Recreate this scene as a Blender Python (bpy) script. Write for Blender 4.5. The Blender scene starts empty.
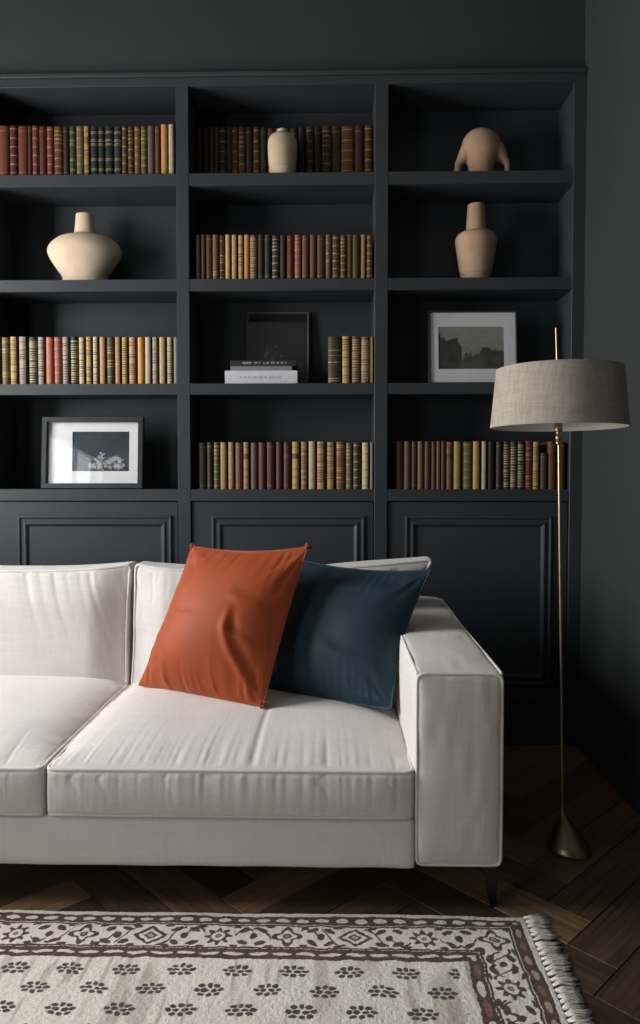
import bpy, math, random
import numpy as np
from mathutils import Vector, Matrix
random.seed(7)
C = bpy.context.scene.collection
F = 720.0; CXP = 320.0; CYP = 502.0; EYE = 1.195
PITCH = math.radians(2.0); YAW = math.radians(1.2)

# ---------------------------------------------------------------- camera
cd = bpy.data.cameras.new('camera'); cam = bpy.data.objects.new('camera', cd); C.objects.link(cam)
cd.sensor_fit = 'VERTICAL'; cd.sensor_height = 36.0; cd.lens = F*36.0/1024
cd.shift_y = (CYP-512)/1024.0
cam.location = (0, 0, EYE); cam.rotation_euler = (math.pi/2-PITCH, 0, YAW)
bpy.context.scene.camera = cam
RM = cam.rotation_euler.to_matrix()

def at(px, py, Y):
    """the place in the room, at distance Y, that the photo shows at (px, py)"""
    d = RM @ Vector(((px-CXP)/F, -(py-CYP)/F, -1.0))
    t = Y/d.y
    return Vector((d.x*t, Y, EYE+d.z*t))

# ---------------------------------------------------------------- materials
def lin(r, g, b):
    f = lambda c: (c/255/12.92 if c/255 <= .04045 else ((c/255+.055)/1.055)**2.4)
    return (f(r), f(g), f(b), 1)

def newmat(name):
    m = bpy.data.materials.new(name); m.use_nodes = True
    nt = m.node_tree; b = nt.nodes['Principled BSDF']
    return m, nt, b

def N(nt, t, **kw):
    n = nt.nodes.new(t)
    for k, v in kw.items(): setattr(n, k, v)
    return n

def noise(nt, scale, detail=3, vec=None, mscale=None, rough=.5):
    n = N(nt, 'ShaderNodeTexNoise'); n.inputs['Scale'].default_value = scale
    n.inputs['Detail'].default_value = detail; n.inputs['Roughness'].default_value = rough
    tc = N(nt, 'ShaderNodeTexCoord')
    src = tc.outputs['Object']
    if mscale:
        mp = N(nt, 'ShaderNodeMapping'); mp.inputs['Scale'].default_value = mscale
        nt.links.new(src, mp.inputs['Vector']); src = mp.outputs['Vector']
    nt.links.new(src, n.inputs['Vector'])
    return n

def math_(nt, op, a, b):
    n = N(nt, 'ShaderNodeMath', operation=op)
    for i, s in enumerate((a, b)):
        if isinstance(s, (int, float)): n.inputs[i].default_value = s
        else: nt.links.new(s, n.inputs[i])
    return n.outputs[0]

def vary(nt, col_socket_or_val, fac, lo, hi, target):
    """target = colour * remap(fac 0..1 -> lo..hi)"""
    mr = N(nt, 'ShaderNodeMapRange'); mr.inputs[1].default_value = .3; mr.inputs[2].default_value = .7
    mr.inputs[3].default_value = lo; mr.inputs[4].default_value = hi
    nt.links.new(fac, mr.inputs[0])
    mx = N(nt, 'ShaderNodeMix', data_type='RGBA', blend_type='MULTIPLY'); mx.inputs[0].default_value = 1
    cb = N(nt, 'ShaderNodeCombineColor')
    for i in range(3): nt.links.new(mr.outputs[0], cb.inputs[i])
    if isinstance(col_socket_or_val, tuple): mx.inputs[6].default_value = col_socket_or_val
    else: nt.links.new(col_socket_or_val, mx.inputs[6])
    nt.links.new(cb.outputs[0], mx.inputs[7])
    nt.links.new(mx.outputs[2], target)
    return mx

def bump(nt, b, h, strength, dist=.002):
    bp = N(nt, 'ShaderNodeBump'); bp.inputs['Strength'].default_value = strength; bp.inputs['Distance'].default_value = dist
    nt.links.new(h, bp.inputs['Height']); nt.links.new(bp.outputs[0], b.inputs['Normal'])

def simple(name, col, rough=.5, metal=0, nscale=0, lo=.85, hi=1.15, bs=0, bdist=.002, spec=None, rnd=0):
    m, nt, b = newmat(name)
    b.inputs['Base Color'].default_value = col; b.inputs['Roughness'].default_value = rough
    b.inputs['Metallic'].default_value = metal
    if spec is not None: b.inputs['Specular IOR Level'].default_value = spec
    if nscale:
        n = noise(nt, nscale, 4); fac = n.outputs[0]
        if rnd:
            oi = N(nt, 'ShaderNodeObjectInfo')
            fac = math_(nt, 'ADD', math_(nt, 'MULTIPLY', fac, 1-rnd), math_(nt, 'MULTIPLY', oi.outputs['Random'], rnd))
        vary(nt, col, fac, lo, hi, b.inputs['Base Color'])
        if bs: bump(nt, b, n.outputs[0], bs, bdist)
    return m

PAINT = simple('charcoal_paint', lin(52, 56, 60), .45, nscale=2.5, lo=.93, hi=1.07, bs=.05, spec=.35)
WALLP = simple('charcoal_wall_paint', lin(54, 57, 57), .6, nscale=1.5, lo=.92, hi=1.08, bs=.08, spec=.25)
CEILP = simple('ceiling_paint', lin(150, 150, 148), .8, nscale=1.5, lo=.97, hi=1.03)
DARKMETAL = simple('black_metal', lin(22, 22, 24), .4, nscale=30, lo=.9, hi=1.1, spec=.4)
BRASS = simple('brass', (0.46, 0.36, 0.20, 1), .33, 1.0, nscale=25, lo=.9, hi=1.1)
BLACKFR = simple('black_frame_lacquer', lin(40, 43, 46), .35, nscale=40, lo=.9, hi=1.1)
GREYFR = simple('pewter_frame', lin(92, 92, 90), .35, nscale=40, lo=.9, hi=1.1)
MATB = simple('mat_board', lin(225, 226, 228), .8, nscale=60, lo=.98, hi=1.02)
BACKB = simple('backing_board', lin(60, 50, 42), .8, nscale=20)
PAGES = simple('paper_pages', lin(196, 180, 150), .8, nscale=60, lo=.85, hi=1.1)
LINER = simple('white_shade_liner', lin(228, 224, 214), .8, nscale=30, lo=.97, hi=1.02)
WHITEW = simple('window_white_paint', lin(215, 215, 210), .5, nscale=3, lo=.97, hi=1.03)

def glass_mat():
    m = bpy.data.materials.new('clear_glass'); m.use_nodes = True; nt = m.node_tree
    nt.nodes.remove(nt.nodes['Principled BSDF'])
    out = nt.nodes['Material Output']
    tr = N(nt, 'ShaderNodeBsdfTransparent'); gl = N(nt, 'ShaderNodeBsdfGlossy'); gl.inputs['Roughness'].default_value = .02
    lw = N(nt, 'ShaderNodeLayerWeight'); pw = math_(nt, 'POWER', lw.outputs['Facing'], 4.0); fac = math_(nt, 'ADD', math_(nt, 'MULTIPLY', pw, .85), .05)
    mx = N(nt, 'ShaderNodeMixShader')
    nt.links.new(fac, mx.inputs[0]); nt.links.new(tr.outputs[0], mx.inputs[1]); nt.links.new(gl.outputs[0], mx.inputs[2])
    nt.links.new(mx.outputs[0], out.inputs[0])
    return m
GLASS = glass_mat()

def linen(name, col, lo=.86, hi=1.08, sc=1.0, bs=.35, rough=.85):
    m, nt, b = newmat(name)
    b.inputs['Roughness'].default_value = rough
    b.inputs['Specular IOR Level'].default_value = .2
    b.inputs['Sheen Weight'].default_value = .15
    hf, lf = 170*sc, 9*sc
    a1 = noise(nt, 1, 2, mscale=(hf, lf, lf)); a2 = noise(nt, 1, 2, mscale=(lf, lf, hf)); a3 = noise(nt, 1, 2, mscale=(lf, hf, lf))
    s = math_(nt, 'ADD', math_(nt, 'ADD', a1.outputs[0], a2.outputs[0]), a3.outputs[0])
    s = math_(nt, 'MULTIPLY', s, 1/3)
    big = noise(nt, 3.5, 2)
    f = math_(nt, 'ADD', math_(nt, 'MULTIPLY', s, 1.35), math_(nt, 'MULTIPLY', math_(nt, 'SUBTRACT', big.outputs[0], .5), .25))
    f = math_(nt, 'SUBTRACT', f, .175)
    vary(nt, col, f, lo, hi, b.inputs['Base Color'])
    bump(nt, b, s, bs, .004)
    return m
LINEN = linen('oatmeal_linen', lin(218, 213, 209), lo=.93, hi=1.04, bs=.25)
PIPING = linen('linen_piping', lin(222, 216, 210), lo=.95, hi=1.03)
SHADEM = linen('beige_lampshade_linen', lin(172, 161, 147), lo=.72, hi=1.12, sc=1.5, bs=.3)

def velvet(name, col, sheen, tint):
    m, nt, b = newmat(name)
    b.inputs['Roughness'].default_value = .62
    b.inputs['Specular IOR Level'].default_value = .25
    b.inputs['Sheen Weight'].default_value = sheen; b.inputs['Sheen Roughness'].default_value = .35
    b.inputs['Sheen Tint'].default_value = tint
    n = noise(nt, 6, 4)
    vary(nt, col, n.outputs[0], .88, 1.12, b.inputs['Base Color'])
    n2 = noise(nt, 300, 2)
    bump(nt, b, n2.outputs[0], .08, .001)
    return m
VORANGE = velvet('burnt_orange_velvet', lin(150, 67, 32), .45, lin(255, 185, 145))
VTEAL = velvet('deep_teal_velvet', lin(32, 53, 64), .3, lin(120, 165, 190))
TRIMRED = simple('rust_cord', lin(140, 58, 34), .7, nscale=200, lo=.7, hi=1.2)
TRIMTEAL = simple('teal_cord', lin(40, 70, 84), .7, nscale=200, lo=.7, hi=1.2)

def clay(name, col):
    m, nt, b = newmat(name)
    b.inputs['Roughness'].default_value = .8; b.inputs['Specular IOR Level'].default_value = .2
    n = noise(nt, 9, 6, rough=.6)
    vary(nt, col, n.outputs[0], .88, 1.1, b.inputs['Base Color'])
    n2 = noise(nt, 120, 3); bump(nt, b, n2.outputs[0], .25, .002)
    return m
CLAY_CREAM = clay('cream_clay', lin(200, 180, 158))
CLAY_GREY = clay('stone_clay', lin(184, 168, 142))
CLAY_TAN = clay('tan_clay', lin(174, 144, 118))

def attr_mat(name, rough=.8, bs=0, bscale=400, spec=.2, sheen=0, extra=None):
    m, nt, b = newmat(name)
    a = N(nt, 'ShaderNodeVertexColor', layer_name='Col')
    b.inputs['Roughness'].default_value = rough; b.inputs['Specular IOR Level'].default_value = spec
    b.inputs['Sheen Weight'].default_value = sheen
    n = noise(nt, bscale, 2)
    vary(nt, a.outputs[0], n.outputs[0], .88, 1.1, b.inputs['Base Color'])
    if bs: bump(nt, b, n.outputs[0], bs, .004)
    return m
RUGM = attr_mat('woven_wool', .95, .6, 260, .05, .2)
PRINT = attr_mat('photographic_print', .55, 0, 50, .3)

def wood_mat():
    m, nt, b = newmat('dark_oak_planks')
    a = N(nt, 'ShaderNodeVertexColor', layer_name='Col')     # plank tone
    uv = N(nt, 'ShaderNodeUVMap', uv_map='UVMap')
    mp = N(nt, 'ShaderNodeMapping'); mp.inputs['Scale'].default_value = (3, 60, 1)
    nt.links.new(uv.outputs[0], mp.inputs['Vector'])
    n = N(nt, 'ShaderNodeTexNoise'); n.inputs['Scale'].default_value = 1; n.inputs['Detail'].default_value = 5; n.inputs['Distortion'].default_value = .6
    nt.links.new(mp.outputs[0], n.inputs['Vector'])
    vary(nt, a.outputs[0], n.outputs[0], .6, 1.35, b.inputs['Base Color'])
    mr = N(nt, 'ShaderNodeMapRange'); mr.inputs[3].default_value = .3; mr.inputs[4].default_value = .55
    nt.links.new(n.outputs[0], mr.inputs[0]); nt.links.new(mr.outputs[0], b.inputs['Roughness'])
    b.inputs['Specular IOR Level'].default_value = .4
    bump(nt, b, n.outputs[0], .15, .002)
    return m
WOOD = wood_mat()

# ---------------------------------------------------------------- mesh helpers
class MB:
    def __init__(s): s.v = []; s.f = []; s.mi = []
    def add(s, vs, fs, mi=0):
        o = len(s.v); s.v += [tuple(p) for p in vs]
        for q in fs: s.f.append([i+o for i in q]); s.mi.append(mi)
    def box(s, x0, x1, y0, y1, z0, z1, mi=0, bev=0.0):
        if bev <= 0:
            vs = [(x, y, z) for x in (x0, x1) for y in (y0, y1) for z in (z0, z1)]
            s.add(vs, [(0, 1, 3, 2), (4, 6, 7, 5), (0, 4, 5, 1), (2, 3, 7, 6), (0, 2, 6, 4), (1, 5, 7, 3)], mi); return
        b = bev; vs = []; idx = {}
        for sx in (0, 1):
            for sy in (0, 1):
                for sz in (0, 1):
                    X, Y, Z = (x0, x1)[sx], (y0, y1)[sy], (z0, z1)[sz]
                    dx, dy, dz = (b, -b)[sx], (b, -b)[sy], (b, -b)[sz]
                    idx[sx, sy, sz, 0] = len(vs); vs.append((X, Y+dy, Z+dz))
                    idx[sx, sy, sz, 1] = len(vs); vs.append((X+dx, Y, Z+dz))
                    idx[sx, sy, sz, 2] = len(vs); vs.append((X+dx, Y+dy, Z))
        fs = []
        for k in (0, 1):
            o1 = [idx[k, a, c, 0] for a, c in ((0, 0), (0, 1), (1, 1), (1, 0))]; fs.append(o1 if k == 0 else o1[::-1])
            o2 = [idx[a, k, c, 1] for a, c in ((0, 0), (1, 0), (1, 1), (0, 1))]; fs.append(o2 if k == 0 else o2[::-1])
            o3 = [idx[a, c, k, 2] for a, c in ((0, 0), (0, 1), (1, 1), (1, 0))]; fs.append(o3 if k == 0 else o3[::-1])
        for a in (0, 1):
            for c in (0, 1):
                fs.append([idx[a, c, 0, 0], idx[a, c, 1, 0], idx[a, c, 1, 1], idx[a, c, 0, 1]])
                fs.append([idx[a, 0, c, 0], idx[a, 1, c, 0], idx[a, 1, c, 2], idx[a, 0, c, 2]])
                fs.append([idx[0, a, c, 1], idx[1, a, c, 1], idx[1, a, c, 2], idx[0, a, c, 2]])
                for d in (0, 1): fs.append([idx[a, c, d, 0], idx[a, c, d, 1], idx[a, c, d, 2]])
        s.add(vs, fs, mi)
    def lathe(s, prof, n=48, cx=0, cy=0, sx=1, sy=1, mi=0, cap=True):
        vs = []; fs = []
        for r, z in prof:
            for k in range(n):
                a = 2*math.pi*k/n; vs.append((cx+r*sx*math.cos(a), cy+r*sy*math.sin(a), z))
        for i in range(len(prof)-1):
            for k in range(n):
                fs.append((i*n+k, i*n+(k+1) % n, (i+1)*n+(k+1) % n, (i+1)*n+k))
        if cap:
            fs.append(tuple(range(n))[::-1]); fs.append(tuple((len(prof)-1)*n+k for k in range(n)))
        s.add(vs, fs, mi)
    def tube(s, pts, r, n=8, closed=False, mi=0, rads=None):
        pts = [Vector(p) for p in pts]; m = len(pts); vs = []; fs = []
        prev = None
        for i, p in enumerate(pts):
            if closed: t = pts[(i+1) % m]-pts[i-1]
            else: t = pts[min(i+1, m-1)]-pts[max(i-1, 0)]
            t.normalize()
            if prev is None:
                a = Vector((0, 0, 1)) if abs(t.z) < .9 else Vector((1, 0, 0))
                u = t.cross(a).normalized()
            else:
                u = (prev-t*prev.dot(t)).normalized()
            prev = u; w = t.cross(u); rr = rads[i] if rads else r
            for k in range(n):
                a = 2*math.pi*k/n; q = p+(u*math.cos(a)+w*math.sin(a))*rr; vs.append(q)
        for i in range(m if closed else m-1):
            j = (i+1) % m
            for k in range(n): fs.append((i*n+k, i*n+(k+1) % n, j*n+(k+1) % n, j*n+k))
        if not closed: fs.append(tuple(range(n))[::-1]); fs.append(tuple((m-1)*n+k for k in range(n)))
        s.add(vs, fs, mi)
    def build(s, name, mats, parent=None, smooth=False, angle=None):
        me = bpy.data.meshes.new(name); me.from_pydata([tuple(v) for v in s.v], [], s.f); me.update()
        if not isinstance(mats, (list, tuple)): mats = [mats]
        for m in mats: me.materials.append(m)
        if len(mats) > 1: me.polygons.foreach_set('material_index', s.mi)
        import bmesh
        bm = bmesh.new(); bm.from_mesh(me); bmesh.ops.recalc_face_normals(bm, faces=bm.faces); bm.to_mesh(me); bm.free()
        if smooth:
            me.shade_smooth()
            if angle: me.set_sharp_from_angle(angle=math.radians(angle))
        o = bpy.data.objects.new(name, me); C.objects.link(o)
        if parent is not None: put(o, parent)
        return o

def put(o, parent):
    """child keeps its place in the room"""
    o.parent = parent
    o.matrix_parent_inverse = Matrix.Translation(-Vector(parent.location)) if parent.parent is None else Matrix.Identity(4)
    return o

def empty(name, loc):
    o = bpy.data.objects.new(name, None); o.empty_display_size = .1; C.objects.link(o); o.location = loc
    return o

def tag(o, label, cat, group=None):
    o['label'] = label; o['category'] = cat
    if group: o['group'] = group
    return o

def struct(o, label=None):
    o['kind'] = 'structure'
    if label: o['label'] = label
    return o

def origin_to(o, loc):
    """move a one-mesh thing's origin to its base"""
    loc = Vector(loc); o.data.transform(Matrix.Translation(-loc)); o.location = loc

def base_origin(o):
    co = np.empty(len(o.data.vertices)*3); o.data.vertices.foreach_get('co', co); co = co.reshape(-1, 3)
    lo, hi = co.min(0), co.max(0); origin_to(o, ((lo[0]+hi[0])/2, (lo[1]+hi[1])/2, lo[2]))

# numpy noise
def _h(i, j, k, seed):
    n = (i*73856093) ^ (j*19349663) ^ (k*83492791) ^ (seed*2654435761)
    n = n & 0xffffffff
    n = ((n ^ (n >> 13))*1274126177) & 0xffffffff
    n = n ^ (n >> 16)
    return (n & 0xffff)/65535.0
def vn(x, y=0.0, z=0.0, seed=1):
    x, y, z = np.broadcast_arrays(np.asarray(x, float), np.asarray(y, float), np.asarray(z, float))
    xi, yi, zi = [np.floor(a).astype(np.int64) for a in (x, y, z)]
    fx, fy, fz = x-xi, y-yi, z-zi
    fx, fy, fz = [a*a*(3-2*a) for a in (fx, fy, fz)]
    r = 0
    for dx in (0, 1):
        for dy in (0, 1):
            for dz in (0, 1):
                r = r+_h(xi+dx, yi+dy, zi+dz, seed)*(fx if dx else 1-fx)*(fy if dy else 1-fy)*(fz if dz else 1-fz)
    return r*2-1
def sst(e0, e1, x):
    t = np.clip((x-e0)/(e1-e0), 0, 1); return t*t*(3-2*t)

# ---------------------------------------------------------------- room shell
XL, XR, YB, YF, ZC = -2.75, at(583, 400, 3.2).x, -2.6, 3.47, 3.45
YC = 3.2                                   # bookcase face
def plank_floor():
    W, L = .13, .65
    vs = []; fs = []; cols = []; uvs = []
    rng = random.Random(3); g = .0012
    ca, sa = math.cos(math.radians(45)), math.sin(math.radians(45))
    def rot(x, y): return (x*ca-y*sa, x*sa+y*ca)
    base = [(78, 62, 47), (92, 73, 55), (64, 51, 40), (104, 82, 61), (82, 65, 50), (118, 93, 69)]
    cx, cy = (XL+XR)/2-.32, (YB+YF)/2
    for m in range(-9, 11):
        for k in range(-70, 71):
            for kind in (0, 1):
                x0, y0 = k*W+m*L, k*W-m*L
                if kind == 0: a = (x0, y0, x0+L, y0+W)
                else: a = (x0+L, y0+W-L, x0+L+W, y0+W)
                mx, my = rot((a[0]+a[2])/2, (a[1]+a[3])/2)
                mx += cx; my += cy
                if not (XL-.5 < mx < XR+.5 and YB-.5 < my < YF+.5): continue
                c = lin(*rng.choice(base)); j = rng.uniform(.75, 1.25); c = (c[0]*j, c[1]*j, c[2]*j, 1)
                o = len(vs)
                # clip corners softly to the room (the slab edge hides under the walls)
                x_0, y_0, x_1, y_1 = a[0]+g, a[1]+g, a[2]-g, a[3]-g
                b = .0009
                ou = [(x_0, y_0), (x_1, y_0), (x_1, y_1), (x_0, y_1)]
                inn = [(x_0+b, y_0+b), (x_1-b, y_0+b), (x_1-b, y_1-b), (x_0+b, y_1-b)]
                for (px, py) in ou: q = rot(px, py); vs.append((q[0]+cx, q[1]+cy, -.002))
                for (px, py) in inn: q = rot(px, py); vs.append((q[0]+cx, q[1]+cy, 0.0))
                off = rng.uniform(0, 40)
                for q in ((4, 5, 6, 7), (0, 1, 5, 4), (1, 2, 6, 5), (2, 3, 7, 6), (3, 0, 4, 7)):
                    fs.append([o+i for i in q])
                    for i in q:
                        px, py = (ou+inn)[i]
                        u, v = (px-x_0, py-y_0) if kind == 0 else (py-y_0, px-x_0)
                        uvs.append((u+off, v+off*.37)); cols.append(c)
    # dark bed beneath the planks
    o = len(vs); vs += [(XL-.3, YB-.3, -.003), (XR+.3, YB-.3, -.003), (XR+.3, YF+.3, -.003), (XL-.3, YF+.3, -.003)]
    fs.append([o, o+1, o+2, o+3]); uvs += [(0, 0)]*4; cols += [lin(14, 10, 8)]*4
    me = bpy.data.meshes.new('floor'); me.from_pydata(vs, [], fs); me.update()
    uvl = me.uv_layers.new(name='UVMap'); uvl.data.foreach_set('uv', [c for p in uvs for c in p])
    ca_ = me.color_attributes.new('Col', 'FLOAT_COLOR', 'CORNER'); ca_.data.foreach_set('color', [c for p in cols for c in p])
    me.materials.append(WOOD)
    ob = bpy.data.objects.new('floor', me); C.objects.link(ob); struct(ob, 'dark brown oak floor laid in a herringbone pattern')
plank_floor()
T = .15
m = MB(); m.box(XL-T, XR+T, YB-T, YF+T, ZC, ZC+.1); struct(m.build('ceiling', CEILP))
m = MB(); m.box(XR, XR+T, YB-T, YF+T, 0, ZC); struct(m.build('wall_right', WALLP), 'smooth charcoal wall beside the floor lamp')
ztop = at(320, 71.5, YC).z
m = MB(); m.box(XL-T, XR, YF, YF+T, 0, ZC)
m.box(XL, XR, YC+.03, YF, ztop+.012, ZC)
struct(m.build('wall_back', WALLP), 'dark charcoal wall above the bookcase')
# left wall with its window opening; wall behind the camera with a tall narrow one
WY0, WY1, WZ0, WZ1 = 1.3, 2.7, 1.0, 2.6
VY0, VY1, VZ0, VZ1 = -2.0, -.25, .35, 2.25
m = MB()
for (s0, s1, q0, q1) in ((YB-T, VY0, 0, ZC), (VY0, VY1, 0, VZ0), (VY0, VY1, VZ1, ZC), (VY1, WY0, 0, ZC), (WY0, WY1, 0, WZ0), (WY0, WY1, WZ1, ZC), (WY1, YF+T, 0, ZC)):
    m.box(XL-T, XL, s0, s1, q0, q1)
struct(m.build('wall_left', WALLP))
m = MB(); m.box(XL, XR, YB-T, YB, 0, ZC); struct(m.build('wall_front', WALLP))
def window(name, axis, pos, a0, a1, z0, z1, na, nz):
    m = MB(); fw = .05
    def bx(s0, s1, q0, q1, d0=.04, d1=.1):
        if axis == 'x': m.box(pos-d1, pos-d0, s0, s1, q0, q1)
        else: m.box(s0, s1, pos-d1, pos-d0, q0, q1)
    bx(a0, a0+fw, z0, z1); bx(a1-fw, a1, z0, z1); bx(a0+fw, a1-fw, z0, z0+fw); bx(a0+fw, a1-fw, z1-fw, z1)
    for i in range(1, na): c = a0+(a1-a0)*i/na; bx(c-.012, c+.012, z0+fw, z1-fw, .05, .09)
    for i in range(1, nz): c = z0+(z1-z0)*i/nz; bx(a0+fw, a1-fw, c-.012, c+.012, .05, .09)
    w = struct(m.build(name, WHITEW))
    g = MB()
    if axis == 'x': g.box(pos-.072, pos-.068, a0+.02, a1-.02, z0+.02, z1-.02)
    else: g.box(a0+.02, a1-.02, pos-.072, pos-.068, z0+.02, z1-.02)
    g.build('window_pane', GLASS, w)
window('window_1', 'x', XL, WY0, WY1, WZ0, WZ1, 2, 3)
window('window_2', 'x', XL, VY0, VY1, VZ0, VZ1, 2, 1)
m = MB(); m.box(XR-.016, XR, YB, YC-.001, 0, .10); m.box(XR-.010, XR, YB, YC-.001, .10, .125)
struct(m.build('baseboard_right', PAINT))

# ---------------------------------------------------------------- bookcase
def X(px, py=400, Y=YC): return at(px, py, Y).x
def Z(py, px=280, Y=YC): return at(px, py, Y).z
DIV = [(X(-22), X(-9)), (X(177.5), X(190)), (X(374.5), X(387.5)), (X(570.5), XR)]
pitchx = DIV[1][0]-DIV[0][0]
DIV = [(DIV[0][0]-pitchx, DIV[0][1]-pitchx)]+DIV
SH = [(Z(185), Z(172.5)), (Z(290.5), Z(278.5)), (Z(394.3), Z(383.3)), (Z(501), Z(489.3))]
Ztop, Ztr = Z(73.5), Z(85)
DEP = .255; YBK = YC+DEP
ZPL = Z(703)
bc = empty('bookcase', ((DIV[0][0]+XR)/2, YC, 0))
tag(bc, 'built-in charcoal bookcase with open shelves above panelled cupboards, filling the back wall', 'bookcase')
for i, (a, b) in enumerate(DIV):
    m = MB()
    if i == len(DIV)-1:                                  # face stile and the side board behind it
        m.box(a, b, YC, YC+.028, .0, Ztr, bev=.0015); m.box(a+.012, b, YC+.028, YBK, .0, Ztr)
    else: m.box(a, b, YC, YBK, .0, Ztr, bev=.0015)
    m.build('divider', PAINT, bc)
m = MB(); m.box(DIV[0][0], XR, YC-.002, YC+.03, Ztr, Ztop-.012, bev=.0015); m.box(DIV[0][0], XR, YC-.014, YC+.03, Ztop-.012, Ztop+.006, bev=.003)
m.box(DIV[0][0], XR, YC+.03, YBK, Ztr+.004, Ztr+.03)
m.build('top_rail', PAINT, bc)
m = MB(); m.box(DIV[0][0], XR, YBK, YBK+.01, 0, Ztop); m.build('back_panel', PAINT, bc)
m = MB(); m.box(DIV[0][0], XR, YC-.008, YC+.02, 0, ZPL-.01, bev=.002); m.box(DIV[0][0], XR, YC-.004, YC+.02, ZPL-.01, ZPL); m.build('plinth', PAINT, bc)
for c in range(4):
    a, b = DIV[c][1], DIV[c+1][0]
    b2 = b+(.012 if c == 3 else 0)
    for k, (z0, z1) in enumerate(SH):
        m = MB(); m.box(a, b, YC+.0012, YC+.03, z0, z1, bev=.001); m.box(a, b2, YC+.03, YBK, z0+.008, z1)
        m.build('shelf', PAINT, bc)
    # cupboard door with a stepped moulding
    g = .004; dz0, dz1 = ZPL+g, SH[3][0]-g; yd = YC+.010
    m = MB(); m.box(a+g, b-g, yd, yd+.02, dz0, dz1, bev=.0015); d = m.build('cabinet_door', PAINT, bc)
    mm = MB()
    ix0, ix1 = a+.085, b-.045 if c != 3 else b-.055
    if c == 1: ix0, ix1 = X(210.5), X(365.5)
    if c == 2: ix0, ix1 = X(15), X(171)
    if c == 3: ix0, ix1 = X(405.5), X(554.5)
    if c == 0: ix0, ix1 = X(15)-pitchx, X(171)-pitchx
    if c == 1: ix0, ix1 = X(15), X(171)
    if c == 2: ix0, ix1 = X(210.5), X(365.5)
    iz0, iz1 = ZPL+.085, Z(515.5)
    prof = [(0, 0), (.003, .013), (.008, .016), (.013, .013), (.016, .006), (.028, .006), (.031, .013), (.037, .015), (.043, .010), (.050, .001), (.052, 0)]
    vs = []; fs = []
    for (ins, h) in prof:
        h *= .6
        vs += [(ix0+ins, yd-h, iz0+ins), (ix1-ins, yd-h, iz0+ins), (ix1-ins, yd-h, iz1-ins), (ix0+ins, yd-h, iz1-ins)]
    for i in range(len(prof)-1):
        for k in range(4): fs.append((i*4+k, i*4+(k+1) % 4, (i+1)*4+(k+1) % 4, (i+1)*4+k))
    mm.add(vs, fs); mo = mm.build('panel_moulding', PAINT); mo.parent = d; mo.matrix_parent_inverse = d.matrix_world.inverted(); mo.matrix_parent_inverse = Matrix.Identity(4)
    d.parent = bc; d.matrix_parent_inverse = Matrix.Translation(-Vector(bc.location))

# ---------------------------------------------------------------- books
LEA = {}
def leather(key, rgb):
    g_ = sum(rgb)/3; rgb = [(.95*c+.05*g_)*.84 for c in rgb]
    LEA[key] = simple(key+'_leather', lin(*rgb), .55, nscale=35, lo=.78, hi=1.2, bs=.25, rnd=.45, spec=.35)
PAL = {
 'rust': (126, 58, 42), 'oxblood': (86, 40, 34), 'maroon': (102, 50, 46), 'coral': (184, 104, 82), 'brown': (88, 63, 38), 'umber': (62, 42, 28),
 'russet': (104, 68, 40), 'tan': (190, 148, 98), 'gold': (182, 148, 86), 'cream': (206, 186, 150), 'ochre': (214, 152, 84), 'olive': (112, 102, 62),
 'moss': (64, 62, 42), 'green': (44, 52, 44), 'forest': (36, 40, 32), 'grey': (158, 150, 134), 'mauve': (120, 92, 88), 'chestnut': (126, 86, 48)}
for k, v in PAL.items(): leather(k, v)
GILT = simple('gilt_line', lin(176, 146, 90), .45, nscale=90, lo=.5, hi=1.1)
PALE = simple('pale_label', lin(168, 150, 112), .6, nscale=90, lo=.6, hi=1.1)
DARKL = simple('dark_label', lin(84, 50, 30), .6, nscale=90, lo=.7, hi=1.2)

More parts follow.
